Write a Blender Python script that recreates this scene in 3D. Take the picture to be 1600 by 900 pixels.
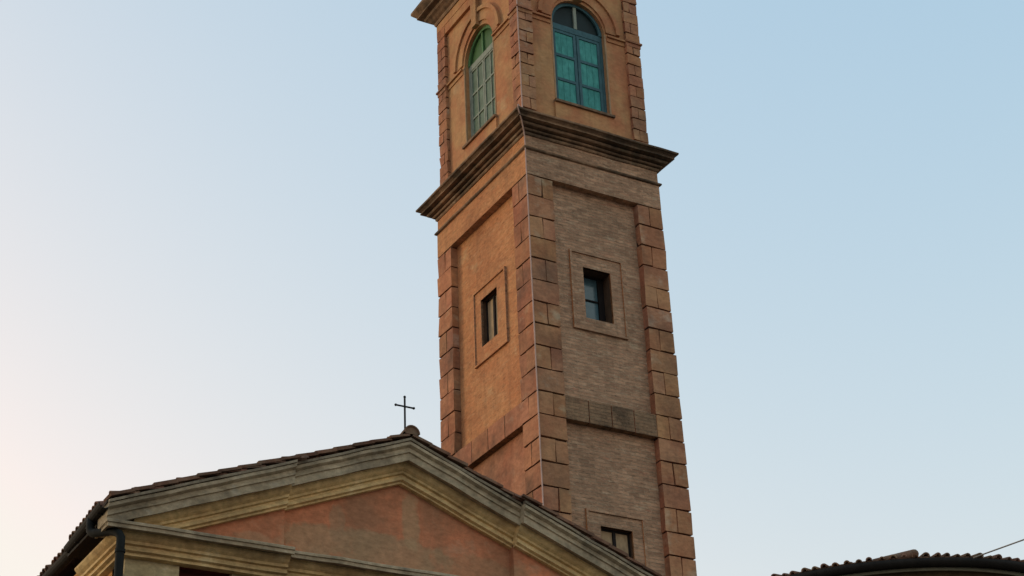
import bpy, bmesh, math, random
from mathutils import Vector, Matrix
random.seed(11)
for o in list(bpy.data.objects):
    bpy.data.objects.remove(o)
scene = bpy.context.scene
COL = scene.collection

# ------------------------------------------------------------------ camera
YAW, PITCH, ROLL = 0.5392690707, 0.5024778764, -0.0448368566
CAM = Vector((0.0, 0.0, 1.6))
fw = Vector((math.sin(YAW)*math.cos(PITCH), math.cos(YAW)*math.cos(PITCH), math.sin(PITCH)))
r0 = Vector((math.cos(YAW), -math.sin(YAW), 0))
u0 = r0.cross(fw)
rt = math.cos(ROLL)*r0 + math.sin(ROLL)*u0
up = -math.sin(ROLL)*r0 + math.cos(ROLL)*u0
cam = bpy.data.cameras.new('camera')
cam_o = bpy.data.objects.new('camera', cam); COL.objects.link(cam_o)
cam.sensor_width = 36.0; cam.sensor_fit = 'HORIZONTAL'
cam.lens = 2827.3459/1600*36
cam.clip_start = 0.1; cam.clip_end = 5000
mw = Matrix((( rt.x, up.x, -fw.x, CAM.x), (rt.y, up.y, -fw.y, CAM.y), (rt.z, up.z, -fw.z, CAM.z), (0, 0, 0, 1)))
cam_o.matrix_world = mw
scene.camera = cam_o

# ------------------------------------------------------------------ sky, sun, exposure
SUN_EL = math.radians(4)
SUN_AZ = math.radians(-42)          # clockwise from +Y: the low sun stands off to the left
world = bpy.data.worlds.new('World'); scene.world = world
world.use_nodes = True
wn, wl = world.node_tree.nodes, world.node_tree.links
bg = wn['Background']
sky = wn.new('ShaderNodeTexSky'); sky.sky_type = 'NISHITA'; sky.sun_disc = False
sky.sun_elevation = SUN_EL; sky.sun_rotation = SUN_AZ
sky.air_density = 1.0; sky.dust_density = 3.5; sky.ozone_density = 1.0
# hazy dusk: the bright end of the sky is compressed towards white, more so in the blue
sep = wn.new('ShaderNodeSeparateColor'); cmb = wn.new('ShaderNodeCombineColor')
wl.new(sky.outputs[0], sep.inputs[0])
for ch, (gm, k) in enumerate(((.96, 1.525), (.54, 1.275), (.20, 1.30))):
    pw = wn.new('ShaderNodeMath'); pw.operation = 'POWER'; pw.inputs[1].default_value = gm
    ml = wn.new('ShaderNodeMath'); ml.operation = 'MULTIPLY'; ml.inputs[1].default_value = k
    mn = wn.new('ShaderNodeMath'); mn.operation = 'MINIMUM'; mn.inputs[1].default_value = (1.60, 1.50, 1.38)[ch]
    wl.new(sep.outputs[ch], pw.inputs[0]); wl.new(pw.outputs[0], ml.inputs[0]); wl.new(ml.outputs[0], mn.inputs[0]); wl.new(mn.outputs[0], cmb.inputs[ch])
wl.new(cmb.outputs[0], bg.inputs[0])
bg.inputs[1].default_value = 0.15
sun = bpy.data.lights.new('sun', 'SUN'); sun.energy = 0.30; sun.angle = math.radians(14)
sun.color = (1.0, 0.74, 0.42)
sun_o = bpy.data.objects.new('sun', sun); COL.objects.link(sun_o)
sd = Vector((math.sin(SUN_AZ)*math.cos(SUN_EL), math.cos(SUN_AZ)*math.cos(SUN_EL), math.sin(SUN_EL)))
sun_o.location = (-30, 5, 40)
sun_o.rotation_euler = sd.to_track_quat('Z', 'Y').to_euler()
vs = scene.view_settings
vs.view_transform = 'Standard'; vs.look = 'None'; vs.gamma = 1.0; vs.use_curve_mapping = False
vs.exposure = 2.0
scene.render.engine = 'CYCLES'

# ------------------------------------------------------------------ materials
def S(h):
    """sRGB 0-255 triple -> linear"""
    return tuple(((c/255)/12.92 if c/255 <= .04045 else ((c/255+.055)/1.055)**2.4) for c in h) + (1.0,)

def new_mat(name):
    m = bpy.data.materials.new(name); m.use_nodes = True
    return m, m.node_tree.nodes, m.node_tree.links, m.node_tree.nodes['Principled BSDF']

def ramp(nodes, p0, p1):
    r = nodes.new('ShaderNodeValToRGB'); r.color_ramp.elements[0].position = p0; r.color_ramp.elements[1].position = p1
    r.color_ramp.elements[0].color = (0, 0, 0, 1); r.color_ramp.elements[1].color = (1, 1, 1, 1)
    return r

def noise(nodes, links, vec, scale, detail=6, rough=.6, stretch=None):
    n = nodes.new('ShaderNodeTexNoise'); n.inputs['Scale'].default_value = scale
    n.inputs['Detail'].default_value = detail; n.inputs['Roughness'].default_value = rough
    if stretch:
        mp = nodes.new('ShaderNodeMapping'); mp.inputs['Scale'].default_value = stretch
        links.new(vec, mp.inputs['Vector']); vec = mp.outputs[0]
    links.new(vec, n.inputs['Vector'])
    return n.outputs['Fac']

def mix(nodes, links, fac, a, b, mode='MIX'):
    m = nodes.new('ShaderNodeMix'); m.data_type = 'RGBA'; m.blend_type = mode
    for v, s in ((fac, m.inputs[0]), (a, m.inputs[6]), (b, m.inputs[7])):
        if isinstance(v, (int, float, tuple)): s.default_value = v
        else: links.new(v, s)
    return m.outputs[2]

def weathered(name, base, alt, dark, pale=None, scale=1.0, alt_pos=(.42, .62), dark_amt=.55, dark_pos=(.52, .74),
              pale_pos=(.60, .72), streak=.4, bump=.35, rough=.9, brick=None, lichen=None, seed=0.0, tint=None, fine=.35, patches=()):
    """layered mineral surface: two body tones, dirt blotches, vertical run-off streaks, optional brickwork, lichen"""
    m, N, L, bs = new_mat(name)
    geo = N.new('ShaderNodeNewGeometry')
    off = N.new('ShaderNodeVectorMath'); off.operation = 'ADD'; off.inputs[1].default_value = (seed*7.3, seed*3.1, seed*5.7)
    L.new(geo.outputs['Position'], off.inputs[0]); P = off.outputs[0]
    def rm(f, a, b):
        r = ramp(N, a, b); L.new(f, r.inputs[0]); return r.outputs[0]
    def mul(f, k):
        q = N.new('ShaderNodeMath'); q.operation = 'MULTIPLY'; q.use_clamp = True
        L.new(f, q.inputs[0]); q.inputs[1].default_value = k; return q.outputs[0]
    c = mix(N, L, rm(noise(N, L, P, .9*scale, 8, .62), *alt_pos), S(base), S(alt))
    bh = None
    if brick:
        uv = N.new('ShaderNodeUVMap')
        dist = N.new('ShaderNodeVectorMath'); dist.operation = 'ADD'
        nn = N.new('ShaderNodeTexNoise'); nn.inputs['Scale'].default_value = 3.0; L.new(P, nn.inputs['Vector'])
        sc = N.new('ShaderNodeVectorMath'); sc.operation = 'SCALE'; sc.inputs['Scale'].default_value = .04
        L.new(nn.outputs['Color'], sc.inputs[0]); L.new(uv.outputs[0], dist.inputs[0]); L.new(sc.outputs[0], dist.inputs[1])
        b = N.new('ShaderNodeTexBrick'); L.new(dist.outputs[0], b.inputs['Vector'])
        b.inputs['Scale'].default_value = 1.0; b.inputs['Brick Width'].default_value = .30; b.inputs['Row Height'].default_value = .088
        b.inputs['Mortar Size'].default_value = .009; b.inputs['Mortar Smooth'].default_value = .4; b.inputs['Bias'].default_value = 0.0
        b.inputs['Color1'].default_value = S(brick[0]); b.inputs['Color2'].default_value = S(brick[1]); b.inputs['Mortar'].default_value = S(brick[2])
        c = mix(N, L, brick[3], c, b.outputs['Color'])
        c = mix(N, L, mul(rm(noise(N, L, P, 1.3, 5, .6, (1, 1, 5.5)), .45, .66), .6), c, S(alt))
        # single odd bricks, lighter or redder, in ragged rows
        c = mix(N, L, mul(rm(noise(N, L, P, 2.2, 6, .7, (1, 1, 4.2)), .55, .68), .7), c, S(brick[2]))
        c = mix(N, L, mul(rm(noise(N, L, P, 1.7, 6, .7, (1, 1, 3.4)), .58, .70), .6), c, S(brick[4]))
        c = mix(N, L, mul(rm(noise(N, L, P, 4.2, 5, .6, (1, 1, 3.6)), .50, .64), .5), c, S(alt))
        c = mix(N, L, mul(rm(noise(N, L, off.outputs[0], 3.4, 5, .6, (1.2, 1.2, 4.6)), .56, .68), .55), c, S(dark))
        bh = b.outputs['Fac']
    if pale:
        c = mix(N, L, rm(noise(N, L, P, 1.15*scale, 7, .62, (1.0, 1.0, 1.3)), *pale_pos), c, S(pale))
    c = mix(N, L, mul(rm(noise(N, L, P, .55*scale, 9, .68), *dark_pos), dark_amt), c, S(dark))
    if streak:
        c = mix(N, L, mul(rm(noise(N, L, P, 1.0, 6, .6, (4.5, 4.5, .35)), .5, .78), streak), c, S(dark))
    if patches:
        sp = N.new('ShaderNodeSeparateXYZ'); L.new(geo.outputs['Position'], sp.inputs[0])
        def mth(op, a, b):
            q = N.new('ShaderNodeMath'); q.operation = op
            for v, i in ((a, 0), (b, 1)):
                if isinstance(v, (int, float)): q.inputs[i].default_value = v
                else: L.new(v, q.inputs[i])
            return q.outputs[0]
        ragged = mth('ADD', noise(N, L, P, 1.6, 8, .65), mth('MULTIPLY', noise(N, L, P, 7.0, 6, .7), .25))
        for px, pz, rx, rz, colr, amt in patches:
            dx = mth('POWER', mth('ABSOLUTE', mth('DIVIDE', mth('SUBTRACT', sp.outputs[0], px), rx), 0), 3.0)
            dz = mth('POWER', mth('ABSOLUTE', mth('DIVIDE', mth('SUBTRACT', sp.outputs[2], pz), rz), 0), 3.0)
            k = mth('SUBTRACT', mth('ADD', 1.0, mth('MULTIPLY', mth('SUBTRACT', ragged, .62), 3.6)), mth('ADD', dx, dz))
            c = mix(N, L, mul(rm(k, .0, .55), amt), c, S(colr))
    if lichen:
        c = mix(N, L, mul(rm(noise(N, L, P, 5.0, 6, .7), .55, .68), lichen[1]), c, S(lichen[0]))
    if tint:
        at = N.new('ShaderNodeAttribute'); at.attribute_name = 'tint'
        c = mix(N, L, tint, c, at.outputs['Color'], 'MULTIPLY')
    # fine grain
    fg = noise(N, L, P, 7.0, 7, .68, (1, 1, 1.7))
    g = N.new('ShaderNodeMapRange'); g.inputs[1].default_value = .3; g.inputs[2].default_value = .7
    g.inputs[3].default_value = 1-fine; g.inputs[4].default_value = 1+fine*.6
    L.new(fg, g.inputs[0])
    cm = N.new('ShaderNodeCombineColor'); [L.new(g.outputs[0], cm.inputs[i]) for i in range(3)]
    c = mix(N, L, 1.0, c, cm.outputs[0], 'MULTIPLY')
    L.new(c, bs.inputs['Base Color'])
    bs.inputs['Roughness'].default_value = rough
    bs.inputs['Specular IOR Level'].default_value = .25
    bp = N.new('ShaderNodeBump'); bp.inputs['Strength'].default_value = bump; bp.inputs['Distance'].default_value = .03
    h = noise(N, L, P, 6.0, 7, .62)
    if bh is not None:
        s = N.new('ShaderNodeMath'); s.operation = 'SUBTRACT'; L.new(h, s.inputs[0]); L.new(bh, s.inputs[1]); h = s.outputs[0]
    L.new(h, bp.inputs['Height']); L.new(bp.outputs[0], bs.inputs['Normal'])
    return m

def plain(name, col, rough=.6, var=.25, metal=0.0, sc=6.0, alt=None):
    m, N, L, bs = new_mat(name)
    geo = N.new('ShaderNodeNewGeometry')
    f = noise(N, L, geo.outputs['Position'], sc, 6, .65, (1.5, 1.5, .7))
    a = S(col); b = S(alt) if alt else tuple(x*(1-var*1.6) for x in a[:3])+(1,)
    r = ramp(N, .35, .68); L.new(f, r.inputs[0])
    L.new(mix(N, L, r.outputs[0], a, b), bs.inputs['Base Color'])
    bs.inputs['Roughness'].default_value = rough; bs.inputs['Metallic'].default_value = metal
    bs.inputs['Specular IOR Level'].default_value = .2
    bp = N.new('ShaderNodeBump'); bp.inputs['Strength'].default_value = .2; bp.inputs['Distance'].default_value = .01
    L.new(noise(N, L, geo.outputs['Position'], 25), bp.inputs['Height']); L.new(bp.outputs[0], bs.inputs['Normal'])
    return m

def glass(name, col, rough=.08, spec=.6):
    m, N, L, bs = new_mat(name)
    geo = N.new('ShaderNodeNewGeometry')
    f = noise(N, L, geo.outputs['Position'], 3, 3, .6)
    r = ramp(N, .3, .7); L.new(f, r.inputs[0])
    L.new(mix(N, L, r.outputs[0], S(col), tuple(x*.6 for x in S(col)[:3])+(1,)), bs.inputs['Base Color'])
    bs.inputs['Roughness'].default_value = rough
    bs.inputs['Specular IOR Level'].default_value = spec
    bp = N.new('ShaderNodeBump'); bp.inputs['Strength'].default_value = .06; bp.inputs['Distance'].default_value = .02
    L.new(noise(N, L, geo.outputs['Position'], 2.5), bp.inputs['Height']); L.new(bp.outputs[0], bs.inputs['Normal'])
    return m

M = {}
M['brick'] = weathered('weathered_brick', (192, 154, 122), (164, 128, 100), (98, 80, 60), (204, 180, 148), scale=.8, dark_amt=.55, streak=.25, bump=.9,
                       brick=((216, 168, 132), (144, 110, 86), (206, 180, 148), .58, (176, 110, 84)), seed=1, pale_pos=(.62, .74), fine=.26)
M['stained_brick'] = weathered('rain_stained_brick', (156, 124, 94), (134, 108, 82), (70, 58, 44), (180, 152, 120), scale=1.6, dark_amt=.8, dark_pos=(.44, .6), streak=.4, bump=.9,
                       brick=((176, 138, 104), (120, 94, 72), (150, 128, 100), .5, (130, 90, 68)), seed=21, pale_pos=(.62, .74), fine=.26)
M['greyer_quoin'] = weathered('greyer_quoin_plaster', (186, 138, 100), (166, 114, 82), (104, 84, 66), (192, 166, 136), scale=1.1, dark_amt=.65, dark_pos=(.46, .66), streak=.3, bump=.6, seed=22, pale_pos=(.58, .72), tint=1.0, fine=.26)  # greyer, less red quoin plaster for the Y-facing faces
M['verge_mortar'] = weathered('pale_verge_mortar', (156, 144, 122), (128, 116, 98), (70, 64, 54), scale=3, dark_amt=.7, streak=0, bump=.5, seed=23)
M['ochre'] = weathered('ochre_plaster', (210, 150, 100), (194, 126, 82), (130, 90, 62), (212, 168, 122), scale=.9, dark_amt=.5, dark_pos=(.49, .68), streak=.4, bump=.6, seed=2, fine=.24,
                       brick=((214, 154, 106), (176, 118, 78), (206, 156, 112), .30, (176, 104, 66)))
M['terracotta'] = weathered('terracotta_plaster', (186, 128, 94), (170, 108, 78), (98, 74, 58), (194, 154, 122), scale=1.1, dark_amt=.75, dark_pos=(.46, .68), streak=.4, bump=.6, seed=3, pale_pos=(.58, .74), tint=1.0, fine=.26)
M['groove'] = plain('dark_joint_mortar', (62, 40, 30), .95, .2)  # dark mortar seen in the gaps between blocks
M['belfry'] = weathered('belfry_plaster', (192, 146, 100), (184, 122, 84), (124, 92, 66), (194, 156, 114), scale=1.0, dark_amt=.5, dark_pos=(.5, .7), streak=.35, bump=.35, seed=5, fine=.18)
M['cornice'] = weathered('blackened_stone', (152, 120, 92), (122, 98, 76), (66, 57, 46), (168, 146, 118), scale=1.6, dark_amt=.85, dark_pos=(.46, .62), streak=.35, bump=.6, lichen=((92, 92, 66), .4), seed=6)
M['corona'] = weathered('lichened_stone', (184, 166, 136), (160, 142, 114), (84, 74, 60), (178, 166, 142), scale=1.8, dark_amt=.65, dark_pos=(.48, .66), streak=.3, bump=.6, lichen=((136, 138, 116), .35), seed=7)
M['moulding'] = weathered('ochre_moulding_paint', (224, 194, 138), (204, 170, 118), (124, 102, 74), (226, 204, 156), scale=1.3, dark_amt=.55, dark_pos=(.5, .72), streak=.2, bump=.35, seed=8)
M['tympanum'] = weathered('patched_red_plaster', (206, 130, 92), (184, 118, 84), (146, 112, 84), (196, 150, 116), scale=.9, dark_amt=.6, dark_pos=(.48, .62), pale_pos=(.56, .70), streak=.3, bump=.5, seed=9.6, fine=.26,
                          patches=((13.55, 13.36, 1.9, .34, (166, 140, 106), .66), (14.35, 14.05, .20, .60, (176, 144, 108), .7), (12.85, 13.75, .16, .40, (166, 132, 100), .6), (15.75, 13.25, 1.1, .30, (168, 132, 98), .5), (11.2, 13.05, .7, .22, (176, 142, 108), .5)))
M['pilaster'] = weathered('pale_stone_plaster', (186, 168, 128), (170, 150, 110), (120, 104, 80), (194, 182, 156), scale=1.2, dark_amt=.4, streak=.4, bump=.3, seed=10)
M['redwall'] = weathered('dark_red_plaster', (112, 50, 40), (96, 44, 36), (62, 34, 28), scale=1.0, dark_amt=.5, seed=12)
M['sidewall'] = weathered('warm_side_plaster', (214, 160, 92), (196, 138, 78), (118, 84, 56), scale=1.0, dark_amt=.5, seed=13)
M['tile'] = weathered('old_roof_tile', (136, 106, 86), (118, 82, 64), (66, 58, 50), (140, 126, 108), scale=3.0, dark_amt=.7, streak=0, bump=.5, lichen=((112, 112, 94), .5), seed=14, tint=.85)
M['metal'] = plain('dark_gutter_metal', (30, 32, 30), .8, .3, 0)
M['black_metal'] = plain('black_gutter_metal', (38, 34, 30), .8, .3, 0)
M['iron'] = plain('black_iron', (38, 38, 38), .6, .2, .3)
M['cable'] = plain('pale_cable_sheath', (206, 172, 156), .7, .15)
M['teal'] = plain('teal_shutter_paint', (84, 164, 154), .75, .28, sc=5, alt=(60, 128, 122))
M['teal_dark'] = plain('slate_teal_frame_paint', (72, 108, 114), .7, .2)
M['arch_green'] = plain('green_arch_paint', (98, 142, 92), .6, .25)
M['frame_grey'] = plain('grey_window_paint', (150, 158, 142), .65, .2)
M['pane_green'] = glass('greenish_pane', (108, 128, 106), .5, .25)
M['lunette_green'] = glass('green_lunette_pane', (64, 104, 52), .5, .25)
M['dark_glass'] = glass('dark_lunette_pane', (24, 42, 42), .5, .2)
M['sky_tinted_glass'] = glass('sky_lit_pane', (84, 114, 122), .15)  # base colour carries the blue of the reflected sky
M['dark_wood'] = plain('dark_window_wood', (34, 28, 25), .8, .2)
M['pale_wood'] = plain('weathered_shutter_board', (178, 152, 118), .8, .25)
M['reveal'] = plain('dark_brick_reveal', (96, 74, 56), .95, .25)  # one dark brick tone lining the shaft window openings
M['jamb'] = plain('pale_render_edge', (176, 146, 114), .9, .2)
M['rotunda'] = weathered('rotunda_plaster', (92, 74, 50), (80, 64, 44), (58, 47, 34), scale=1.0, dark_amt=.5, seed=16)
M['fillet'] = plain('pale_stone_fillet', (226, 216, 186), .9, .15)
M['wire'] = plain('grey_wire_sheath', (164, 154, 142), .7, .1)
M['paving'] = weathered('dark_stone_paving', (104, 95, 84), (90, 83, 75), (66, 61, 55), scale=.3, dark_amt=.5, streak=0, seed=17)

# ------------------------------------------------------------------ mesh helpers
def link(name, bm, mats, parent=None, taper=None, smooth=False):
    if taper: 
        for v in bm.verts: v.co = taper(v.co)
    bmesh.ops.recalc_face_normals(bm, faces=bm.faces)
    uvl = bm.loops.layers.uv.verify()
    for f in bm.faces:
        n = f.normal; ax, ay, az = abs(n.x), abs(n.y), abs(n.z)
        if smooth: f.smooth = True
        for l in f.loops:
            c = l.vert.co
            l[uvl].uv = (c.x, c.y) if az > max(ax, ay) else ((c.y, c.z) if ax > ay else (c.x, c.z))
        if isinstance(mats, (list, tuple)) and len(mats) == 2:
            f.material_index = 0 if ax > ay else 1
    me = bpy.data.meshes.new(name); bm.to_mesh(me); bm.free()
    for m in (mats if isinstance(mats, (list, tuple)) else [mats]): me.materials.append(M[m])
    o = bpy.data.objects.new(name, me); COL.objects.link(o)
    if parent is not None: o.parent = parent; 
    return o

def thing(name, label, cat, group=None):
    o = bpy.data.objects.new(name, None); COL.objects.link(o); o.empty_display_size = .3
    o['label'] = label; o['category'] = cat
    if group: o['group'] = group
    return o

def box(bm, x0, x1, y0, y1, z0, z1):
    vs_ = [bm.verts.new((x, y, z)) for x in (x0, x1) for y in (y0, y1) for z in (z0, z1)]
    for f in ((0, 1, 3, 2), (4, 6, 7, 5), (0, 4, 5, 1), (2, 3, 7, 6), (0, 2, 6, 4), (1, 5, 7, 3)):
        bm.faces.new([vs_[i] for i in f])

def slab(bm, F, outer, holes=(), d0=0.0, d1=.05, outer_side=True, hole_side=True, cap=True, back=False):
    """flat plate in a wall frame F(u, z, d): outline with holes, sides running from d1 to d0"""
    def loop(pts, d): return [bm.verts.new(F(u, z, d)) for u, z in pts]
    loops = [loop(outer, d1)] + [loop(h, d1) for h in holes]
    if cap:
        if holes:
            ed = []
            for lp in loops:
                for i in range(len(lp)): ed.append(bm.edges.new((lp[i], lp[(i+1) % len(lp)])))
            bmesh.ops.triangle_fill(bm, edges=ed, use_beauty=True)
        else:
            bm.faces.new(loops[0])
    for k, (pts, lp) in enumerate(zip([outer]+list(holes), loops)):
        if (k == 0 and not outer_side) or (k > 0 and not hole_side): continue
        lb = loop(pts, d0)
        for i in range(len(lp)):
            j = (i+1) % len(lp); bm.faces.new((lp[i], lp[j], lb[j], lb[i]))
        if back and k == 0 and not holes: bm.faces.new(lb[::-1])

def rect(u0_, u1_, z0, z1): return [(u0_, z0), (u1_, z0), (u1_, z1), (u0_, z1)]
def arch_pts(uc, r, z0, zs, n=20):
    return [(uc-r, z0), (uc+r, z0)] + [(uc+r*math.cos(math.pi*i/n), zs+r*math.sin(math.pi*i/n)) for i in range(n+1)]

def ring(bm, prof, x0, x1, y0, y1, nseg=9, wob=.005):
    """moulding profile (offset, z) carried round a rectangle with mitred corners; hand-laid, so never dead straight"""
    wz = [random.gauss(0, wob) for _ in range(4*nseg)]; wp = [random.gauss(0, wob) for _ in range(4*nseg)]
    rows = []
    for p, z in prof:
        c = ((x0-p, y0-p), (x1+p, y0-p), (x1+p, y1+p), (x0-p, y1+p)); row = []
        for i in range(4):
            a, b = Vector(c[i]), Vector(c[(i+1) % 4])
            nrm = Vector(((b-a).y, -(b-a).x)).normalized()
            for k in range(nseg):
                m = i*nseg+k; q = a.lerp(b, k/nseg)
                if k: q = q+nrm*(wp[m] if p > .01 else 0)
                row.append(bm.verts.new((q.x, q.y, z+(wz[m] if p > .01 else 0))))
        rows.append(row)
    n = 4*nseg
    for a, b in zip(rows[:-1], rows[1:]):
        for i in range(n):
            j = (i+1) % n; bm.faces.new((a[i], a[j], b[j], b[i]))

def tube(bm, pts, r, n=8, cap=True):
    pts = [Vector(p) for p in pts]; rows = []; a = None
    for i, p in enumerate(pts):
        t = (pts[min(i+1, len(pts)-1)] - pts[max(i-1, 0)]).normalized()
        if a is None:
            a = t.cross(Vector((0, 0, 1)))
            if a.length < 1e-3: a = t.cross(Vector((0, 1, 0)))
        a = (a-t*a.dot(t)).normalized(); b = t.cross(a).normalized()
        rows.append([bm.verts.new(p + r*(math.cos(2*math.pi*k/n)*a + math.sin(2*math.pi*k/n)*b)) for k in range(n)])
    for A, B in zip(rows[:-1], rows[1:]):
        for k in range(n): bm.faces.new((A[k], A[(k+1) % n], B[(k+1) % n], B[k]))
    if cap: bm.faces.new(rows[0][::-1]); bm.faces.new(rows[-1])

def extrude_profile(bm, rows):
    """rows: list of equal-length loops of points; skin them and cap both ends"""
    R = [[bm.verts.new(p) for p in r] for r in rows]
    n = len(R[0])
    for a, b in zip(R[:-1], R[1:]):
        for k in range(n): bm.faces.new((a[k], a[(k+1) % n], b[(k+1) % n], b[k]))
    bm.faces.new(R[0][::-1]); bm.faces.new(R[-1])

def jitter(bm, a=.008):
    for v in bm.verts: v.co += Vector((random.gauss(0, a), random.gauss(0, a), random.gauss(0, a)))
def island_tint(bm, lo=.82, hi=1.14):
    tl = tint_layer(bm)
    bm.faces.index_update(); done = set()
    for f in bm.faces:
        if f.index in done: continue
        st = [f]; grp = []
        done.add(f.index)
        while st:
            a = st.pop(); grp.append(a)
            for e in a.edges:
                for b in e.link_faces:
                    if b.index not in done: done.add(b.index); st.append(b)
        v = random.uniform(lo, hi); c = (v*random.uniform(.96, 1.04), v*random.uniform(.96, 1.04), v*random.uniform(.94, 1.06), 1)
        for a in grp:
            for l in a.loops: l[tl] = c
def tint_layer(bm): return bm.loops.layers.float_color.new('tint')
def cover_tile(bm, tl, p0, p1, side, nrm, ra, rb, t=.018, n=6):
    """one barrel tile from its low end p0 to its high end p1"""
    p0, p1, side, nrm = Vector(p0), Vector(p1), Vector(side), Vector(nrm)
    R = []
    for p, r in ((p0, ra), (p1, rb)):
        R.append([[bm.verts.new(p + side*(q*math.cos(math.pi*k/n)) + nrm*(q*math.sin(math.pi*k/n))) for k in range(n+1)] for q in (r, r-t)])
    fs = []
    for k in range(n):
        fs.append(bm.faces.new((R[0][0][k], R[0][0][k+1], R[1][0][k+1], R[1][0][k])))
        fs.append(bm.faces.new((R[0][1][k+1], R[0][1][k], R[1][1][k], R[1][1][k+1])))
        for e in (0, 1): fs.append(bm.faces.new((R[e][0][k], R[e][1][k], R[e][1][k+1], R[e][0][k+1])))
    v = random.uniform(.62, 1.15); c = (v*random.uniform(.92, 1.1), v*random.uniform(.92, 1.04), v*random.uniform(.85, 1.05), 1)
    for f in fs:
        f.smooth = True
        for l in f.loops: l[tl] = c

# ================================================================== ground
bm = bmesh.new()
bm.faces.new([bm.verts.new(q) for q in ((-2000, -2000, 0), (2000, -2000, 0), (2000, 2000, 0), (-2000, 2000, 0))])
g = link('ground', bm, 'paving'); g['kind'] = 'structure'

# ================================================================== church
XC = 14.10                      # axis of the gable
YC, YS = 28.0, 27.85            # wall planes: recessed middle, projecting sides
KX = 2.335                      # half width of the middle
HW = 5.18                       # half width of the whole front
SL = .393                       # slope of the gable
ZA = 15.40                      # top of the stone cornice at the peak
def zr(x): return ZA - SL*abs(x-XC)

church = thing('church', 'old church with a broad gable of patched red plaster and ochre mouldings', 'church')

# body walls (kept behind the pilasters)
bm = bmesh.new()
for sgn in (-1, 1):
    xa, xb = XC+sgn*KX, XC+sgn*HW
    x0, x1 = min(xa, xb), max(xa, xb)
    box(bm, x0, x1, YS+.25, YC+.5, 0, 12.47)
    box(bm, x0, x1, YS, YC+.5, 12.47, 12.86)
    pts = [(x0, 12.86), (x1, 12.86), (x1, zr(x1)-.02), (x0, zr(x0)-.02)]
box(bm, XC-KX, XC+KX, YC, YC+.5, 0, 12.86)
link('wall', bm, 'redwall', church)
# gable field
bm = bmesh.new()
FY = lambda y: (lambda u, z, d: (u, y-d, z))
slab(bm, FY(YC), [(XC-KX, 12.862), (XC+KX, 12.862), (XC+KX, zr(XC+KX)-.03), (XC, ZA-.03), (XC-KX, zr(XC+KX)-.03)], d0=-.4, d1=0)
for sgn in (-1, 1):
    a, b = XC+sgn*KX, XC+sgn*HW
    slab(bm, FY(YS), [(a, 12.862), (b, 12.862), (b, zr(b)-.03), (a, zr(a)-.03)], d0=-.55, d1=0)
link('tympanum', bm, 'tympanum', church)

def straight(bm, prof, x0, x1, y, zf):
    n = max(2, int(abs(x1-x0)/.45)); rows = []
    for i in range(n+1):
        x = x0+(x1-x0)*i/n; wz, wp = (random.gauss(0, .005), random.gauss(0, .005)) if 0 < i < n else (0, 0)
        rows.append([(x, y-p-(wp if p > .02 else 0), zf(x)+dz+(wz if p > .02 else 0)) for p, dz in prof])
    extrude_profile(bm, rows)
CORONA = [(-.04, -.002), (.50, -.002), (.52, -.02), (.52, -.075), (.475, -.105), (.455, -.115), (.455, -.175), (.475, -.185), (.475, -.21), (.445, -.225), (.445, -.365), (.40, -.365), (.40, -.335), (-.04, -.335)]
MOULD = [(-.03, -.337), (.30, -.337), (.29, -.38), (.25, -.44), (.20, -.475), (.19, -.48), (.19, -.525), (.135, -.54), (.135, -.575), (.165, -.59), (.165, -.645), (.10, -.665), (.10, -.70), (-.03, -.70)]
def rake(prof, bm, over):
    for sgn in (-1, 1):
        straight(bm, prof, XC+sgn*KX, XC+sgn*(HW+over), YS, zr)
        # the middle, mitred at the peak
        straight(bm, prof, XC+sgn*KX, XC, YC, zr)
bm = bmesh.new(); rake(CORONA, bm, .50)
rc = link('raking_cornice', bm, 'corona', church)
bm = bmesh.new(); rake(MOULD, bm, -.02)
link('moulding', bm, 'moulding', rc)

ZH = 12.90
HCOR = [(-.04, .09), (.40, .03), (.50, .0), (.515, -.015), (.515, -.055), (.49, -.065), (.49, -.125), (.45, -.125), (.45, -.095), (-.04, -.095)]
HMOU = [(-.03, -.097), (.33, -.097), (.32, -.13), (.27, -.19), (.22, -.225), (.22, -.275), (.165, -.29), (.165, -.325), (.185, -.34), (.185, -.375), (.12, -.395), (.12, -.445), (.04, -.455), (-.03, -.455)]
zh = lambda x: ZH
def level(prof, bm, over):
    for sgn in (-1, 1): straight(bm, prof, XC+sgn*KX, XC+sgn*(HW+over), YS, zh)
    straight(bm, prof, XC-KX, XC+KX, YC, zh)
def side_return(prof, bm, y1, z=ZH, dz0=0):
    # the same moulding turned along both flanks of the church
    for sgn in (-1, 1):
        extrude_profile(bm, [[(XC+sgn*(HW+p), y, z+dz+dz0) for p, dz in prof] for y in (YS-.0, y1)])
def level_corner(prof, bm, yend):
    for sgn in (-1, 1):
        xa, xb = XC+sgn*KX, XC+sgn*HW; n = 6; rows = []
        for i in range(n+1):
            x = xa+(xb-xa)*i/n; w = random.gauss(0, .005) if 0 < i < n else 0
            rows.append([(x+(sgn*p if i == n else 0), YS-p, ZH+dz+(w if p > .02 else 0)) for p, dz in prof])
        rows.append([(xb+sgn*p, yend, ZH+dz) for p, dz in prof])
        extrude_profile(bm, rows)
    straight(bm, prof, XC-KX, XC+KX, YC, zh)
bm = bmesh.new(); level_corner(HCOR, bm, 28.02)
hc = link('level_cornice', bm, 'corona', church)
bm = bmesh.new(); level_corner(HMOU, bm, 29.62)
link('moulding', bm, 'moulding', hc)

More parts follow.
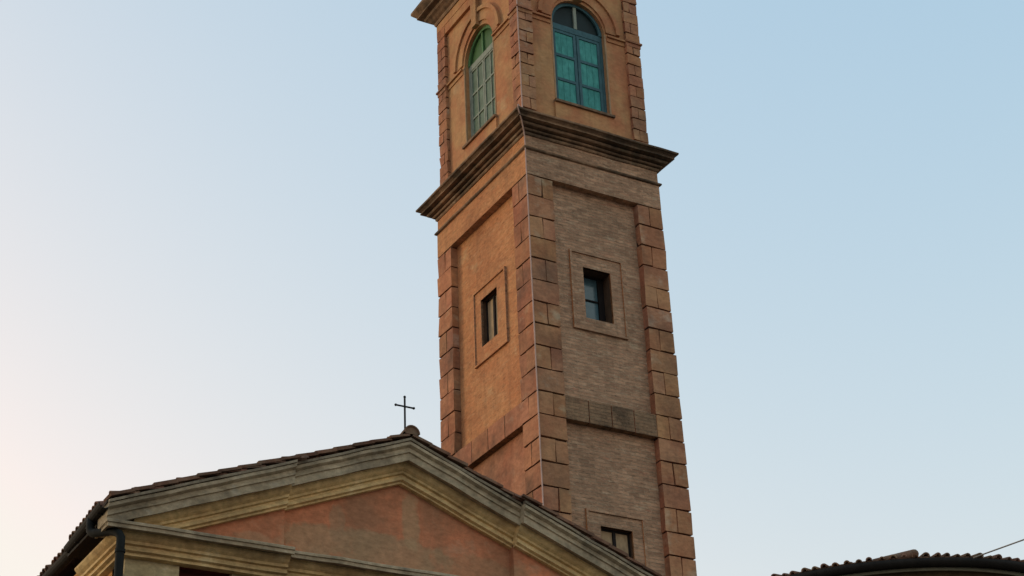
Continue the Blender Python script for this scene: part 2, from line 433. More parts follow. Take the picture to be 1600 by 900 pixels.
# pilasters and the dark red bays between them
for sgn in (-1, 1):
    for a, b in ((5.18, 4.23), (3.28, 2.335)):
        x0, x1 = sorted((XC+sgn*a, XC+sgn*b))
        bm = bmesh.new()
        box(bm, x0, x1, YS, YS+.26, 0, 12.46)
        box(bm, x0-.03 if a < 5 else x0-.03, x1+.03, YS-.03, YS+.27, 12.10, 12.16)
        box(bm, x0-.06, x1+.06, YS-.07, YS+.27, 0, .6)
        link('pilaster', bm, 'pilaster', church)
# flank walls
bm = bmesh.new()
for sgn in (-1, 1):
    x0, x1 = sorted((XC+sgn*HW, XC+sgn*(HW-.4)))
    box(bm, x0, x1, YS+.265, 29.62, 0, 13.05)
    x0, x1 = sorted((XC+sgn*(HW-.12), XC+sgn*(HW-.5)))
    box(bm, x0, x1, 29.622, 46, 0, 13.05)
box(bm, XC-HW+.2, XC+HW-.2, 45.6, 46, 0, 13.0)
link('side_wall', bm, 'sidewall', church)
# plain eaves moulding along the flanks behind the front block
for sgn in (-1, 1):
    bm = bmesh.new(); extrude_profile(bm, [[(XC+sgn*(HW-.12+p), y, ZH+dz+.02) for p, dz in HMOU] for y in (29.626, 46)])
    link('eaves_moulding', bm, 'sidewall', church)
    bm = bmesh.new(); x0, x1 = sorted((XC+sgn*(HW+.01), XC+sgn*(HW+.47)))
    box(bm, x0, x1, 28.025, 29.62, 13.0, 13.05)
    link('soffit_board', bm, 'dark_wood', church)
# pale mortar bed between the stone and the verge tiles
for sgn in (-1, 1):
    bm = bmesh.new(); vp = [(.2, .004), (.535, .004), (.545, .05), (.50, .062), (.2, .062)]
    straight(bm, vp, XC+sgn*KX, XC+sgn*(HW+.50), YS, zr); straight(bm, vp, XC+sgn*KX, XC, YC, zr)
    link('verge', bm, 'verge_mortar', church)

# roof: deck, barrel tiles, verge
def roof_z(x): return ZA + .02 - SL*abs(x-XC)
EV = HW+.52
bm = bmesh.new()
for sgn in (-1, 1):
    for y0, y1, ev in ((YS-.45, 29.66, EV), (29.66, 46.2, EV-.22)):
        a = [(XC, roof_z(XC)), (XC+sgn*ev, roof_z(XC+sgn*ev)), (XC+sgn*ev, roof_z(XC+sgn*ev)+.06), (XC, roof_z(XC)+.06)]
        if y0 < 28:
            # the deck follows the set-back middle
            b = XC+sgn*KX
            extrude_profile(bm, [[(x, y, z) for x, z in [(XC, roof_z(XC)), (b, roof_z(b)), (b, roof_z(b)+.06), (XC, roof_z(XC)+.06)]] for y in (YC-.45, y1)])
            extrude_profile(bm, [[(x, y, z) for x, z in [(b, roof_z(b)), (XC+sgn*e2, roof_z(XC+sgn*e2)), (XC+sgn*e2, roof_z(XC+sgn*e2)+.06), (b, roof_z(b)+.06)]] for y, e2 in ((y0, ev), (y1, ev-.11))])
        else:
            extrude_profile(bm, [[(x, y, z) for x, z in a] for y in (y0, y1)])
roof = link('roof', bm, 'tile', church)
bm = bmesh.new(); tl = tint_layer(bm)
cs = math.sqrt(1+SL*SL)
for sgn in (-1, 1):
    side = Vector((0, 1, 0)); nrm = Vector((sgn*SL/cs, 0, 1/cs)); dn = Vector((sgn/cs, 0, -SL/cs))
    ncol = 84
    for c in range(ncol):
        y = YS-.44+c*.215
        ev = (EV-.11*max(0, y-27.4)/2.2 if y < 29.6 else EV-.24)+(.03 if c > 1 else -.10)
        L_ = ev*cs; nr = 15; step = L_/nr
        for k in range(nr):
            s0 = L_-k*step                      # low end, measured from the ridge
            x = XC+sgn*s0/cs
            if c == 0 and abs(x-XC) < KX: continue
            j = random.gauss(0, .012); sl = random.gauss(0, .02)
            front = c <= 1
            lift0, lift1 = (.10, .03) if front else (.085, .045)
            if front: lift0 += random.uniform(-.02, .025)
            base = Vector((XC, y+j, roof_z(XC)+.06-.0))
            p0 = base+dn*(s0+sl)+nrm*(lift0-.06); p1 = base+dn*(s0-step-.09+sl)+nrm*(lift1-.06)
            cover_tile(bm, tl, p0, p1, side, nrm, .075 if front else .105, .06 if front else .085)
# flat verge slates carrying the front tiles
for sgn in (-1, 1):
    nrm = Vector((sgn*SL/cs, 0, 1/cs)); dn = Vector((sgn/cs, 0, -SL/cs))
    n = 15; step = (EV-.07)*cs/n
    for k in range(n):
        s0 = (EV-.06)*cs-k*step; x = XC+sgn*s0/cs
        yf = (YC if abs(x-XC) < KX+.1 else YS)-.555+random.uniform(-.025, .03)
        th = random.uniform(.045, .07)
        b0 = Vector((XC, 0, roof_z(XC)))+dn*s0+nrm*(.085+random.uniform(-.01, .02)); b1 = Vector((XC, 0, roof_z(XC)))+dn*max(s0-step-.03, 0)+nrm*.065
        q = [b0, b1, b1+nrm*th, b0+nrm*th]
        v = random.uniform(.6, 1.1)
        n0 = len(bm.faces)
        extrude_profile(bm, [[(p.x, y, p.z) for p in q] for y in (yf, yf+.36)])
        bm.faces.ensure_lookup_table()
        for f in bm.faces[n0:]:
            for l in f.loops: l[tl] = (v, v*.97, v*.93, 1)
link('tiles', bm, 'tile', roof)
# ridge capping
bm = bmesh.new(); tl = tint_layer(bm)
y = YC-.60
first = True
while y < 46:
    z = roof_z(XC)+.07
    r = .165 if first else .14
    cover_tile(bm, tl, (XC, y, z+.03), (XC, y+.5, z), (1, 0, 0), (0, 0, 1), r, r-.03, t=.03, n=10)
    if first:   # mortar plug in the open end
        pass
    y += .42; first = False
# mortar bedding under the first cap
vv = []
ringv = [bm.verts.new((XC+.14*math.cos(math.pi*k/10), YC-.575, roof_z(XC)+.09+.14*math.sin(math.pi*k/10))) for k in range(11)]
fbed = bm.faces.new(ringv)
for l in fbed.loops: l[tl] = (.9, .92, .85, 1)
link('ridge_cap', bm, 'tile', roof)

# gutters and downpipe
def gutter(bm, x, y0, y1, z, r=.085, n=8, t=.012, skew=0):
    rows = []; xf = x
    for y in (y0, y1):
        x = xf if y == y0 else xf+skew
        o_ = [(x+r*math.cos(math.pi+math.pi*k/n), y, z+r*math.sin(math.pi+math.pi*k/n)) for k in range(n+1)]
        i_ = [(x+(r-t)*math.cos(math.pi+math.pi*k/n), y, z+(r-t)*math.sin(math.pi+math.pi*k/n)) for k in range(n, -1, -1)]
        rows.append(o_+i_)
    extrude_profile(bm, rows)
ZE = roof_z(XC-EV)
for sgn in (-1, 1):
    bm = bmesh.new(); gutter(bm, XC+sgn*(EV+.045), YS-.50, 29.60, ZE-.02, r=.105, skew=-sgn*.11)
    for yy in (27.6, 28.3, 29.0, 29.5):
        sk = .11*(yy-27.35)/2.25; box(bm, *sorted((XC+sgn*(EV-.12-sk), XC+sgn*(EV+.10-sk))), yy, yy+.03, ZE-.142, ZE-.128)
    link('gutter', bm, 'black_metal', church)
    bm = bmesh.new(); gutter(bm, XC+sgn*(EV-.19), 29.70, 46, ZE+.02, r=.115)
    link('gutter', bm, 'black_metal', church)
bm = bmesh.new()
def bez(a, b, c, d, n=8):
    a, b, c, d = map(Vector, (a, b, c, d))
    return [(1-t)**3*a+3*(1-t)**2*t*b+3*(1-t)*t*t*c+t**3*d for t in [i/n for i in range(n+1)]]
gx = XC-EV-.05
pth = [Vector((gx, 28.05, ZE-.06)), Vector((gx, 28.05, ZE-.20))] + bez((gx, 28.03, ZE-.28), (gx+.01, 27.98, ZE-.42), (8.62, 27.45, 12.86), (8.68, 27.40, 12.62)) + [Vector((8.68, 27.40, 12.4)), Vector((8.68, 27.40, .3))]
tube(bm, pth, .074, 12)
dp = link('downpipe', bm, 'metal', church, smooth=True)
for z in (12.35, 10.2, 8.0, 5.8, 3.6, 1.4):
    bm = bmesh.new(); tube(bm, [(8.68, 27.40, z), (8.68, 27.40, z+.06)], .088, 12)
    link('bracket', bm, 'metal', dp)

# ================================================================== iron cross on the gable
cross = thing('iron_cross', 'thin black iron cross standing on the peak of the church gable', 'cross')
bm = bmesh.new()
cx, cy = XC, 27.70
tube(bm, [(cx, cy, 15.45), (cx, cy, 16.39)], .020, 8)
link('post', bm, 'iron', cross)
bm = bmesh.new()
tube(bm, [(cx-.19, cy, 16.19), (cx+.19, cy, 16.19)], .018, 8)
for q in ((cx-.19, cy, 16.19), (cx+.19, cy, 16.19), (cx, cy, 16.39)):
    bmesh.ops.create_icosphere(bm, subdivisions=1, radius=.030, matrix=Matrix.Translation(q))
link('crossbar', bm, 'iron', cross)

# ================================================================== bell tower
TX, TY, TW, TD = 20.024, 32.5, 4.03, 4.77
tower = thing('bell_tower', 'tall square brick bell tower with terracotta quoins rising behind the church', 'bell tower')
tcx, tcy = TX+TW/2, TY+TD/2
def taper(c):
    s = 1+.0019*(27.0-c.z) if c.z < 27.6 else 1.0-.0011
    if c.z > 27.6: s = 1.0
    return Vector((tcx+(c.x-tcx)*s, tcy+(c.y-tcy)*s, c.z))
def frames(x0, x1, y0, y1):
    return {'R': (lambda u, z, d: (x0+u, y0-d, z), x1-x0), 'L': (lambda u, z, d: (x0-d, y0+u, z), y1-y0),
            'E': (lambda u, z, d: (x1+d, y0+u, z), y1-y0), 'N': (lambda u, z, d: (x0+u, y1+d, z), x1-x0)}
FR = frames(TX, TX+TW, TY, TY+TD)
RC = .20                                   # how deep the panels lie behind the quoins
def kw(k): return dict(d0=-RC-.35, d1=-RC)
WIN = {'R': [(1.60, 2.40, 22.185, 23.615), (1.60, 2.46, 15.36, 16.76)], 'L': [(2.0, 2.83, 22.29, 23.63)], 'E': [], 'N': []}
bm = bmesh.new()
for k, (F, w) in FR.items():
    slab(bm, F, rect(RC, w-RC, 0, 26.9), [rect(*q) for q in WIN[k]], d0=-RC-.36, d1=-RC, outer_side=False, hole_side=False)
shaft = link('shaft', bm, ('ochre', 'brick'), tower, taper)

QW = .74; COURSE = .598; Z0 = 25.81
def quoin_blocks(bm, sx, sy, x0, x1, y0, y1, qw, split, course, ztop, zbot, rec, gap=.028):
    """interlocking corner blocks, L-shaped in plan"""
    cx_, dx = (x0, 1) if sx < 0 else (x1, -1)
    cy_, dy = (y0, 1) if sy < 0 else (y1, -1)
    k = 0; z = ztop
    def ell(a, b, za, zb, pr):
        # L of arm lengths a (x) and b (y), outer face pr behind the corner plane
        P = [(pr, pr), (a, pr), (a, rec+.06), (rec+.06, rec+.06), (rec+.06, b), (pr, b)]
        P = [(cx_+dx*p, cy_+dy*q) for p, q in P]
        extrude_profile(bm, [[(px, py, zz) for px, py in P] for zz in (za, zb)])
    def bit(a0, a1, za, zb, pr, axis):
        if axis == 0: xs, ys = sorted((cx_+dx*a0, cx_+dx*a1)), sorted((cy_+dy*pr, cy_+dy*(rec+.06)))
        else: ys, xs = sorted((cy_+dy*a0, cy_+dy*a1)), sorted((cx_+dx*pr, cx_+dx*(rec+.06)))
        box(bm, xs[0], xs[1], ys[0], ys[1], za, zb)
    while z > zbot+.05:
        zb = max(z-course, zbot)
        j = lambda: random.uniform(-.006, .006)
        if k % 2 == 0:
            s = split+random.uniform(-.02, .02)
            ell(s, s, zb+gap/2, z-gap/2, max(0, j()))
            g2 = gap*.5; bit(s+g2, qw+j(), zb+gap/2, z-gap/2, .003+max(0, j()), 0); bit(s+g2, qw+j(), zb+gap/2, z-gap/2, .003+max(0, j()), 1)
        else:
            ell(qw+j(), qw+j(), zb+gap/2, z-gap/2, max(0, j()))
        z = zb; k += 1
def backing(bm, sx, sy, x0, x1, y0, y1, qw, zbot, ztop, rec, pr=.05):
    cx_, dx = (x0, 1) if sx < 0 else (x1, -1)
    cy_, dy = (y0, 1) if sy < 0 else (y1, -1)
    P = [(pr, pr), (qw-.012, pr), (qw-.012, rec+.05), (rec+.05, rec+.05), (rec+.05, qw-.012), (pr, qw-.012)]
    extrude_profile(bm, [[(cx_+dx*p, cy_+dy*q, zz) for p, q in P] for zz in (zbot, ztop)])
X0, X1, Y0, Y1 = TX, TX+TW, TY, TY+TD
for sx in (-1, 1):
    for sy in (-1, 1):
        bm = bmesh.new(); quoin_blocks(bm, sx, sy, X0, X1, Y0, Y1, QW, .40, COURSE, Z0, 0.2, RC, .040); island_tint(bm, .9, 1.08); jitter(bm)
        q = link('quoin_strip', bm, ('terracotta', 'greyer_quoin'), tower, taper)
        bm = bmesh.new(); backing(bm, sx, sy, X0, X1, Y0, Y1, QW, 0.1, Z0, RC)
        link('joints', bm, 'groove', q, taper)
# frieze under the cornice, and the block band half way
bm = bmesh.new()
for k, (F, w) in FR.items():
    e = 0
    i0, i1 = (0, .012) if k in 'RN' else (RC+.05, RC+.05)
    slab(bm, F, rect(i0, w-i0, 25.83, 26.57), d0=-RC-.05, d1=0)
    slab(bm, F, rect(i1, w-i1, 26.572, 27.05), d0=-RC-.05, d1=-.012)
frieze = link('frieze', bm, ('ochre', 'brick'), tower, taper)
for k, (F, w) in FR.items():
    bm = bmesh.new()
    n = 4; a, b = QW+.012, w-QW-.012; gp = .026
    for i in range(n):
        u0_, u1_ = a+(b-a)*i/n, a+(b-a)*(i+1)/n
        slab(bm, F, rect(u0_+(gp/2 if i else 0), u1_-(gp/2 if i < n-1 else 0), 19.23+gp/2, 19.83), d0=-RC-.05, d1=-.006-random.uniform(0, .006))
    island_tint(bm)
    band = link('block_band', bm, ('terracotta', 'stained_brick'), tower, taper)
    bm = bmesh.new(); slab(bm, F, rect(QW-.01, w-QW+.01, 19.25, 19.815), d0=-RC-.03, d1=-.045)
    link('joints', bm, 'groove', band, taper)
bm = bmesh.new(); ring(bm, [(0, 26.54), (.05, 26.56), (.06, 26.58), (.06, 26.61), (0, 26.63)], X0, X1, Y0, Y1)
link('string_course', bm, 'cornice', tower, taper)
MIDC = [(-.05, 26.99), (.015, 26.99), (.035, 27.02), (.035, 27.06), (.01, 27.065), (.01, 27.085), (.08, 27.09), (.10, 27.11), (.10, 27.14), (.06, 27.145), (.06, 27.165), (.19, 27.175), (.21, 27.20), (.21, 27.245), (.15, 27.25), (.15, 27.27),
        (.34, 27.285), (.34, 27.315), (.31, 27.325), (.33, 27.36), (.38, 27.395), (.42, 27.405), (.43, 27.42), (.43, 27.46), (.41, 27.475), (-.02, 27.60), (-.2, 27.60)]
bm = bmesh.new(); ring(bm, MIDC, X0, X1, Y0, Y1)
link('cornice', bm, 'cornice', tower)

# shaft windows
def shaft_window(k, q, outer, kind, dep, nm='window'):
    F, w = FR[k]; u0_, u1_, z0, z1 = q
    fr = .05; st = .12 if kind == 'glass' else 0
    bm = bmesh.new()
    # casement frame at the back of the opening
    slab(bm, F, rect(u0_-.02, u1_+.02, z0-.02, z1+.02), [rect(u0_+fr, u1_-fr-st, z0+fr, z1-fr)], d0=-RC-dep-.08, d1=-RC-dep)
    o = link(nm, bm, 'dark_wood', tower, taper)
    bm = bmesh.new()
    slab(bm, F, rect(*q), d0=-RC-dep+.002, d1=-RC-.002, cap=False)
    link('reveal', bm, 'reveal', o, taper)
    a, b = u0_+fr, u1_-fr-st
    if kind == 'glass':
        bm = bmesh.new(); slab(bm, F, rect(a-.02, b+.02, z0+fr-.02, z1-fr+.02), d0=-RC-dep-.09, d1=-RC-dep-.045)
        link('pane', bm, 'sky_tinted_glass', o, taper)
        bm = bmesh.new(); zm = z0+(z1-z0)*.52
        slab(bm, F, rect(a, b, zm-.02, zm+.02), d0=-RC-dep-.04, d1=-RC-dep-.012)
        link('glazing_bar', bm, 'dark_wood', o, taper)
    else:
        for (c0, c1) in ((a, (a+b)/2-.04), ((a+b)/2+.04, b)):
            bm = bmesh.new(); slab(bm, F, rect(c0, c1, z0+fr, z1-fr), d0=-RC-dep-.09, d1=-RC-dep-.02)
            link('shutter', bm, 'pale_wood', o, taper)
        bm = bmesh.new(); slab(bm, F, rect((a+b)/2-.038, (a+b)/2+.038, z0+fr, z1-fr), d0=-RC-dep-.09, d1=-RC-dep+.02)
        link('mullion', bm, 'dark_wood', o, taper)
    # flat raised surround, with a shallow groove round it
    bm = bmesh.new()
    slab(bm, F, rect(*outer), [rect(outer[0]+.055, outer[1]-.055, outer[2]+.055, outer[3]-.055)], d0=-RC-.01, d1=-RC+.06)
    slab(bm, F, rect(outer[0]+.057, outer[1]-.057, outer[2]+.057, outer[3]-.057), [rect(*q)], d0=-RC-.05, d1=-RC+.022)
    link('surround', bm, ('ochre', 'brick'), o, taper)
shaft_window('R', WIN['R'][0], (1.22, 2.77, 21.825, 24.035), 'glass', .33)
shaft_window('R', WIN['R'][1], (1.22, 2.79, 14.94, 17.125), 'shutter', .12)
shaft_window('L', WIN['L'][0], (1.52, 3.18, 21.84, 23.97), 'shutter', .14)
# redder render on the flank panel below the band
bm = bmesh.new(); F, w = FR['L']
slab(bm, F, rect(QW, w-QW, 10, 19.22), d0=-RC-.05, d1=-RC+.004); island_tint(bm, 1.0, 1.02)
link('lower_panel', bm, 'terracotta', tower, taper)

# ---------------------------------------------------------------- belfry storey
BX0, BX1, BY0, BY1 = TX+.02, TX+3.885, TY+.08, TY+4.57
BF = frames(BX0, BX1, BY0, BY1)
BR = .10
BQ = .44
UC = {'R': 1.95, 'L': 2.30, 'E': 2.25, 'N': 1.93}
RW = {'R': .825, 'L': .80, 'E': .8, 'N': .8}
ZBK = {'R': 28.47, 'L': 28.52, 'E': 28.5, 'N': 28.5}; ZSK = {'R': 31.14, 'L': 31.15, 'E': 31.1, 'N': 31.1}; ZT = 32.88
bm = bmesh.new()
for k, (F, w) in BF.items():
    slab(bm, F, rect(BR, w-BR, 27.45, 33.4), [arch_pts(UC[k], RW[k], ZBK[k], ZSK[k])], d0=-BR-.32, d1=-BR, outer_side=False)
link('belfry_wall', bm, 'belfry', tower)
for sx in (-1, 1):
    for sy in (-1, 1):
        bm = bmesh.new(); quoin_blocks(bm, sx, sy, BX0, BX1, BY0, BY1, BQ, .24, .352, 33.17, 27.5, BR, .036); island_tint(bm, .9, 1.08); jitter(bm)
        q = link('belfry_quoin', bm, ('terracotta', 'greyer_quoin'), tower)
        bm = bmesh.new(); backing(bm, sx, sy, BX0, BX1, BY0, BY1, BQ, 27.5, 33.17, BR)
        link('joints', bm, 'groove', q)
bm = bmesh.new()
for k, (F, w) in BF.items():
    slab(bm, F, rect(BQ+.012, w-BQ-.012, ZT, 33.17), d0=-BR-.05, d1=-.012)
    i0 = 0 if k in 'RN' else BR+.05
    slab(bm, F, rect(i0, w-i0, 33.172, 33.5), d0=-BR-.05, d1=-.0)
link('belfry_frieze', bm, 'belfry', tower)
for k, (F, w) in BF.items():
    uc, rw = UC[k], RW[k]; ZB, ZS = ZBK[k], ZSK[k]
    # impost moulding between the quoins and the jambs
    for a, b in ((BQ+.015, uc-rw-.07), (uc+rw+.07, w-BQ-.015)):
        bm = bmesh.new()
        slab(bm, F, rect(a, b, 31.065, 31.12), d0=-BR-.04, d1=-BR+.085)
        slab(bm, F, rect(a, b, 30.94, 31.065), d0=-BR-.04, d1=-BR+.03)
        link('impost', bm, 'belfry', tower)
    # archivolt: two concentric bands
    def half(r, n=28): return [(uc+r*math.cos(math.pi*i/n), ZS+.065+r*math.sin(math.pi*i/n)) for i in range(n+1)]
    bm = bmesh.new()
    for r0_, r1_, d in ((.865, 1.17, .045), (1.172, 1.29, .10)):
        A, B = half(r1_), half(r0_)
        for i in range(len(A)-1):
            slab(bm, F, [A[i], A[i+1], B[i+1], B[i]], d0=-BR-.04, d1=-BR+d)
    bmesh.ops.remove_doubles(bm, verts=bm.verts, dist=1e-4)
    link('archivolt', bm, 'belfry', tower)
    bm = bmesh.new()
    slab(bm, F, [(uc-.12, ZS+.83), (uc+.12, ZS+.83), (uc+.16, ZT-.002), (uc-.16, ZT-.002)], d0=-BR-.04, d1=-BR+.13)
    link('keystone', bm, 'belfry', tower)
    # pale jamb edging
    bm = bmesh.new()
    A, B = arch_pts(uc, rw+.04, ZB-.0, ZS, 24), arch_pts(uc, rw-.002, ZB, ZS, 24)
    for i in (1, len(A)-1):
        j = (i+1) % len(A); bm = bmesh.new()
        slab(bm, F, [A[i], A[j], B[j], B[i]], d0=-BR-.03, d1=-BR+.012)
        link('jamb_edging', bm, 'jamb', tower)
    # apron block and sill under the window
    bm = bmesh.new()
    slab(bm, F, rect(uc-rw-.09, uc+rw+.07, 27.47, ZB-.075), d0=-BR-.04, d1=-BR+.06)
    link('apron', bm, 'belfry', tower)
    bm = bmesh.new()
    slab(bm, F, rect(uc-rw-.10, uc+rw+.08, ZB-.073, ZB-.005), d0=-BR-.3, d1=-BR+.12)
    link('sill', bm, 'cornice', tower)
# the impost moulding returns round each corner, over the quoins only
for sx in (-1, 1):
    for sy in (-1, 1):
        cx_, dx = (BX0, 1) if sx < 0 else (BX1, -1)
        cy_, dy = (BY0, 1) if sy < 0 else (BY1, -1)
        bm = bmesh.new()
        for p, za, zb in ((.014, 30.95, 31.065), (.05, 31.065, 31.12)):
            P = [(-p, -p), (BQ+.01, -p), (BQ+.01, .08), (.08, .08), (.08, BQ+.01), (-p, BQ+.01)]
            extrude_profile(bm, [[(cx_+dx*px, cy_+dy*py, zz) for px, py in P] for zz in (za+.001, zb-.001)])
        island_tint(bm); link('impost', bm, 'terracotta', tower)

def belfry_window(k, glazed):
    F, w = BF[k]; uc, rw = UC[k], RW[k]; ZB, ZS = ZBK[k], ZSK[k]
    D = -BR-.13
    bm = bmesh.new()
    fr = .075
    # arched outer frame
    inner_l = arch_pts(uc, rw-fr, ZS+.02, ZS+.02, 20)[0:]
    slab(bm, F, arch_pts(uc, rw+.03, ZB-.03, ZS), [rect(uc-rw+fr, uc+rw-fr, ZB+.05, ZS-.18), arch_pts(uc, rw-fr, ZS-.0+.001, ZS+.002)[2:]], d0=D-.06, d1=D)
    o = link('belfry_window', bm, 'teal_dark' if not glazed else 'frame_grey', tower)
    o['label'] = 'arched belfry window with closed teal panelled shutters' if not glazed else 'arched belfry window with grey glazed doors and a green fanlight'
    # fanlight
    bm = bmesh.new(); slab(bm, F, arch_pts(uc, rw-fr+.01, ZS-.01, ZS)[2:], d0=D-.07, d1=D-.045)
    link('fanlight', bm, 'dark_glass' if not glazed else 'lunette_green', o)
    bm = bmesh.new()
    if not glazed:
        slab(bm, F, rect(uc-.045, uc+.045, ZS+.003, ZS+rw-fr-.004), d0=D-.045, d1=D+.008)
    else:
        slab(bm, F, rect(uc-.03, uc+.03, ZS+.003, ZS+rw-fr-.004), d0=D-.045, d1=D+.004)
    link('glazing_bar', bm, 'frame_grey' if not glazed else 'arch_green', o)
    bm = bmesh.new()
    A, B = arch_pts(uc, rw-.004, ZS, ZS, 24)[2:], arch_pts(uc, rw-fr-.02, ZS, ZS, 24)[2:]
    for i in range(len(A)-1): slab(bm, F, [A[i], A[i+1], B[i+1], B[i]], d0=D-.03, d1=D+.025)
    link('arch_rim', bm, 'arch_green' if glazed else 'teal_dark', o)
    z0, z1 = ZB+.055, ZS-.185
    for s in (-1, 1):
        a, b = (uc-rw+fr+.004, uc-.012) if s < 0 else (uc+.012, uc+rw-fr-.004)
        bm = bmesh.new()
        st = .085 if not glazed else .05
        n = 3; hs = (z1-z0-st*(n+1))/n
        holes = []
        for i in range(n):
            zz = z0+st+i*(hs+st)
            if glazed:
                m = (a+b)/2
                holes += [rect(a+st, m-.018, zz, zz+hs), rect(m+.018, b-st, zz, zz+hs)]
            else: holes.append(rect(a+st, b-st, zz, zz+hs))
        slab(bm, F, rect(a, b, z0, z1), holes, d0=D-.06, d1=D-.012)
        lf = link('shutter' if not glazed else 'door_leaf', bm, 'teal_dark' if not glazed else 'frame_grey', o)
        bm = bmesh.new()
        for i in range(n):
            zz = z0+st+i*(hs+st)
            if glazed:
                slab(bm, F, rect(a+st-.01, b-st+.01, zz-.01, zz+hs+.01), d0=D-.06, d1=D-.04)
            else:
                # boards of a panel, with a fine gap between each
                nb = 3; bw = (b-a-2*st)/nb
                for q in range(nb):
                    slab(bm, F, rect(a+st+q*bw+.004, a+st+(q+1)*bw-.004, zz-.01, zz+hs+.01), d0=D-.07, d1=D-.036-random.uniform(0, .004))
                slab(bm, F, rect(a+st-.01, b-st+.01, zz-.012, zz+hs+.012), d0=D-.075, d1=D-.05)
        link('panel' if not glazed else 'pane', bm, 'teal' if not glazed else 'pane_green', lf)
belfry_window('R', False); belfry_window('L', True); belfry_window('E', False); belfry_window('N', False)

TOPC = [(-.05, 33.45), (.03, 33.45), (.05, 33.50), (.05, 33.56), (.12, 33.60), (.18, 33.66), (.25, 33.70), (.26, 33.74), (.26, 33.80), (.42, 33.83), (.42, 33.88), (.50, 33.96), (.55, 34.02), (.55, 34.10), (.52, 34.12), (0, 34.3), (-.2, 34.3)]
bm = bmesh.new(); ring(bm, TOPC, BX0, BX1, BY0, BY1)
# small blocks under the eaves
F4 = BF
for k, (F, w) in F4.items():
    n = 12
    for i in range(n):
        u = .1+(w-.2-.14)*i/(n-1)
        slab(bm, F, rect(u, u+.14, 33.81, 33.87), d0=.2, d1=.40)
link('top_cornice', bm, 'cornice', tower)
bm = bmesh.new(); tl = tint_layer(bm)
q = [bm.verts.new(p) for p in ((BX0-.5, BY0-.5, 34.13), (BX1+.5, BY0-.5, 34.13), (BX1+.5, BY1+.5, 34.13), (BX0-.5, BY1+.5, 34.13))]
ap = bm.verts.new(((BX0+BX1)/2, (BY0+BY1)/2, 36.4))
for i in range(4): bm.faces.new((q[i], q[(i+1) % 4], ap))
for f in bm.faces:
    for l in f.loops: l[tl] = (.8, .8, .8, 1)
link('tower_roof', bm, 'tile', tower)

# pale lightning cable down the near corner
bm = bmesh.new()
def cor(z, off=.02):
    c = taper(Vector((X0, Y0, z))) if z < 27.3 else Vector((BX0, BY0, z))
    return Vector((c.x-off*.7, c.y-off, c.z))
pts = [cor(z) for z in [33.4-i*.35 for i in range(17)]]
pts += [Vector((X0-.42, Y0-.43, 27.50)), Vector((X0-.43, Y0-.44, 27.40)), Vector((X0-.22, Y0-.24, 27.22)), Vector((X0-.06, Y0-.07, 27.02))]
pts += [cor(26.9-i*.5) for i in range(53)]
pts = [p+Vector((random.uniform(-.004, .004), random.uniform(-.004, .004), 0)) for p in pts]
tube(bm, pts, .017, 6)
link('lightning_cable', bm, 'cable', tower, smooth=True)

# ================================================================== round chapel at the lower right
RX, RY, RR = 16.028, 17.660, 2.886
chapel = thing('round_chapel', 'low round building with dark tiled eaves at the lower right', 'building')
def lathe(bm, prof, n=96):
    rows = [[bm.verts.new((RX+r*math.cos(2*math.pi*k/n), RY+r*math.sin(2*math.pi*k/n), z)) for k in range(n)] for r, z in prof]
    for a, b in zip(rows[:-1], rows[1:]):
        for k in range(n): bm.faces.new((a[k], a[(k+1) % n], b[(k+1) % n], b[k]))
bm = bmesh.new(); lathe(bm, [(2.665, 0), (2.665, 8.88)])
link('wall', bm, 'rotunda', chapel, smooth=True)
bm = bmesh.new(); lathe(bm, [(2.66, 8.874), (2.688, 8.875), (2.695, 8.88), (2.695, 8.908), (2.688, 8.913), (2.66, 8.914)])
link('fillet', bm, 'fillet', chapel, smooth=True)
bm = bmesh.new(); lathe(bm, [(2.58, 8.915), (2.775, 8.92), (2.775, 8.93), (2.83, 8.945), (2.83, 8.955), (2.5, 8.96)])
link('soffit', bm, 'dark_wood', chapel)
bm = bmesh.new(); lathe(bm, [(r-.035, z-.03) for r, z in [(2.80, 8.955), (2.815, 8.915), (2.855, 8.89), (2.90, 8.90), (2.93, 8.94), (2.935, 8.985), (2.92, 8.985), (2.915, 8.945), (2.86, 8.905)]])
link('gutter', bm, 'black_metal', chapel, smooth=True)
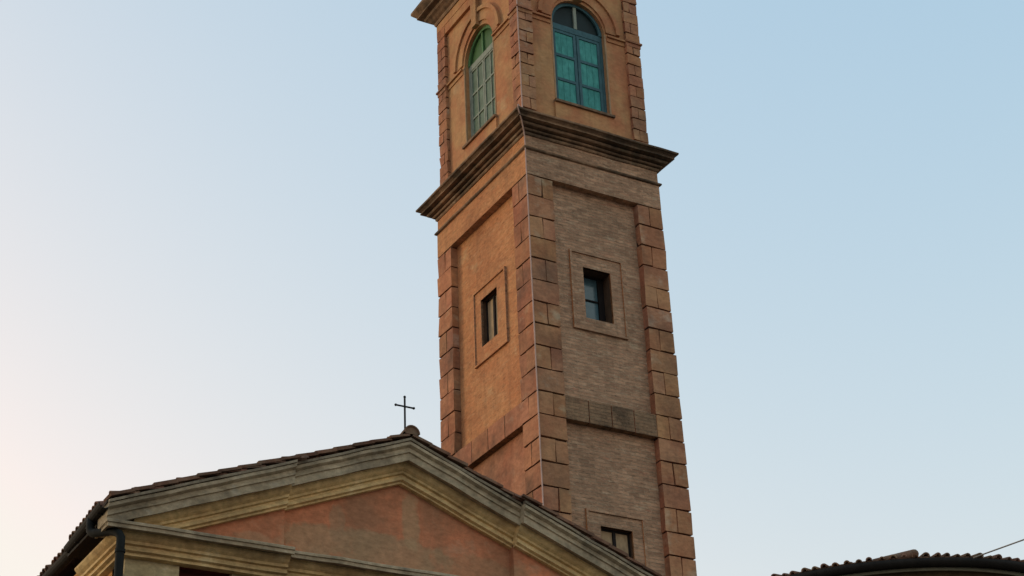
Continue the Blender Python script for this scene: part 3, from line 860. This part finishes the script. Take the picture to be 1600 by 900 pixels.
bm = bmesh.new(); tl = tint_layer(bm)
lathe(bm, [(2.86, 8.965), (2.86, 8.985), (0.02, 8.985+2.84*.26)])
for f in bm.faces:
    for l in f.loops: l[tl] = (.6, .58, .55, 1)
croof = link('roof', bm, 'tile', chapel)
bm = bmesh.new(); tl = tint_layer(bm)
rs = .26
nt = 136
for k in range(nt):
    a = 2*math.pi*(k+random.uniform(-.1, .1))/nt
    ca, sa = math.cos(a), math.sin(a)
    dn = Vector((ca, sa, -rs)).normalized(); side = Vector((-sa, ca, 0)); nr = side.cross(dn); nr = nr if nr.z > 0 else -nr
    r = 2.89+random.uniform(-.02, .02)
    for row in range(5):
        if row > 1 and k % 2: continue
        if row > 3 and k % 4: continue
        z = 8.965+(2.90-r)*rs
        p0 = Vector((RX+ca*r, RY+sa*r, z+.005)); r2 = r-.46
        p1 = Vector((RX+ca*r2, RY+sa*r2, 8.965+(2.90-r2)*rs-.015))
        q = random.uniform(.82, 1.15); cover_tile(bm, tl, p0+Vector((0, 0, random.uniform(-.012, .008))), p1, side, nr, .043*q, .034*q)
        r -= .40
link('tiles', bm, 'tile', croof)
# one heavier cap tile lying along the eaves
bm = bmesh.new(); tl = tint_layer(bm)
A, B = Vector((14.52, 15.22, 9.02)), Vector((14.18, 15.57, 8.965))
tube(bm, [A, A.lerp(B, .5), B], .055, 14)
bmesh.ops.create_icosphere(bm, subdivisions=2, radius=.056, matrix=Matrix.Translation(A))
for f in bm.faces:
    f.smooth = True
    for l in f.loops: l[tl] = (.75, .68, .66, 1)
link('cap_tile', bm, 'tile', croof)

# overhead wire running off to the right
wire = bpy.data.objects
bm = bmesh.new()
A = Vector((15.1, 14.85, 8.93)); B = Vector((24.5, 7.5, 13.0))
pts = [A.lerp(B, t/12)-Vector((0, 0, .25*math.sin(math.pi*t/12))) for t in range(13)]
tube(bm, pts, .009, 6)
o = link('overhead_wire', bm, 'wire', smooth=True)
o['label'] = 'thin grey wire slanting up from the round chapel eaves'; o['category'] = 'wire'
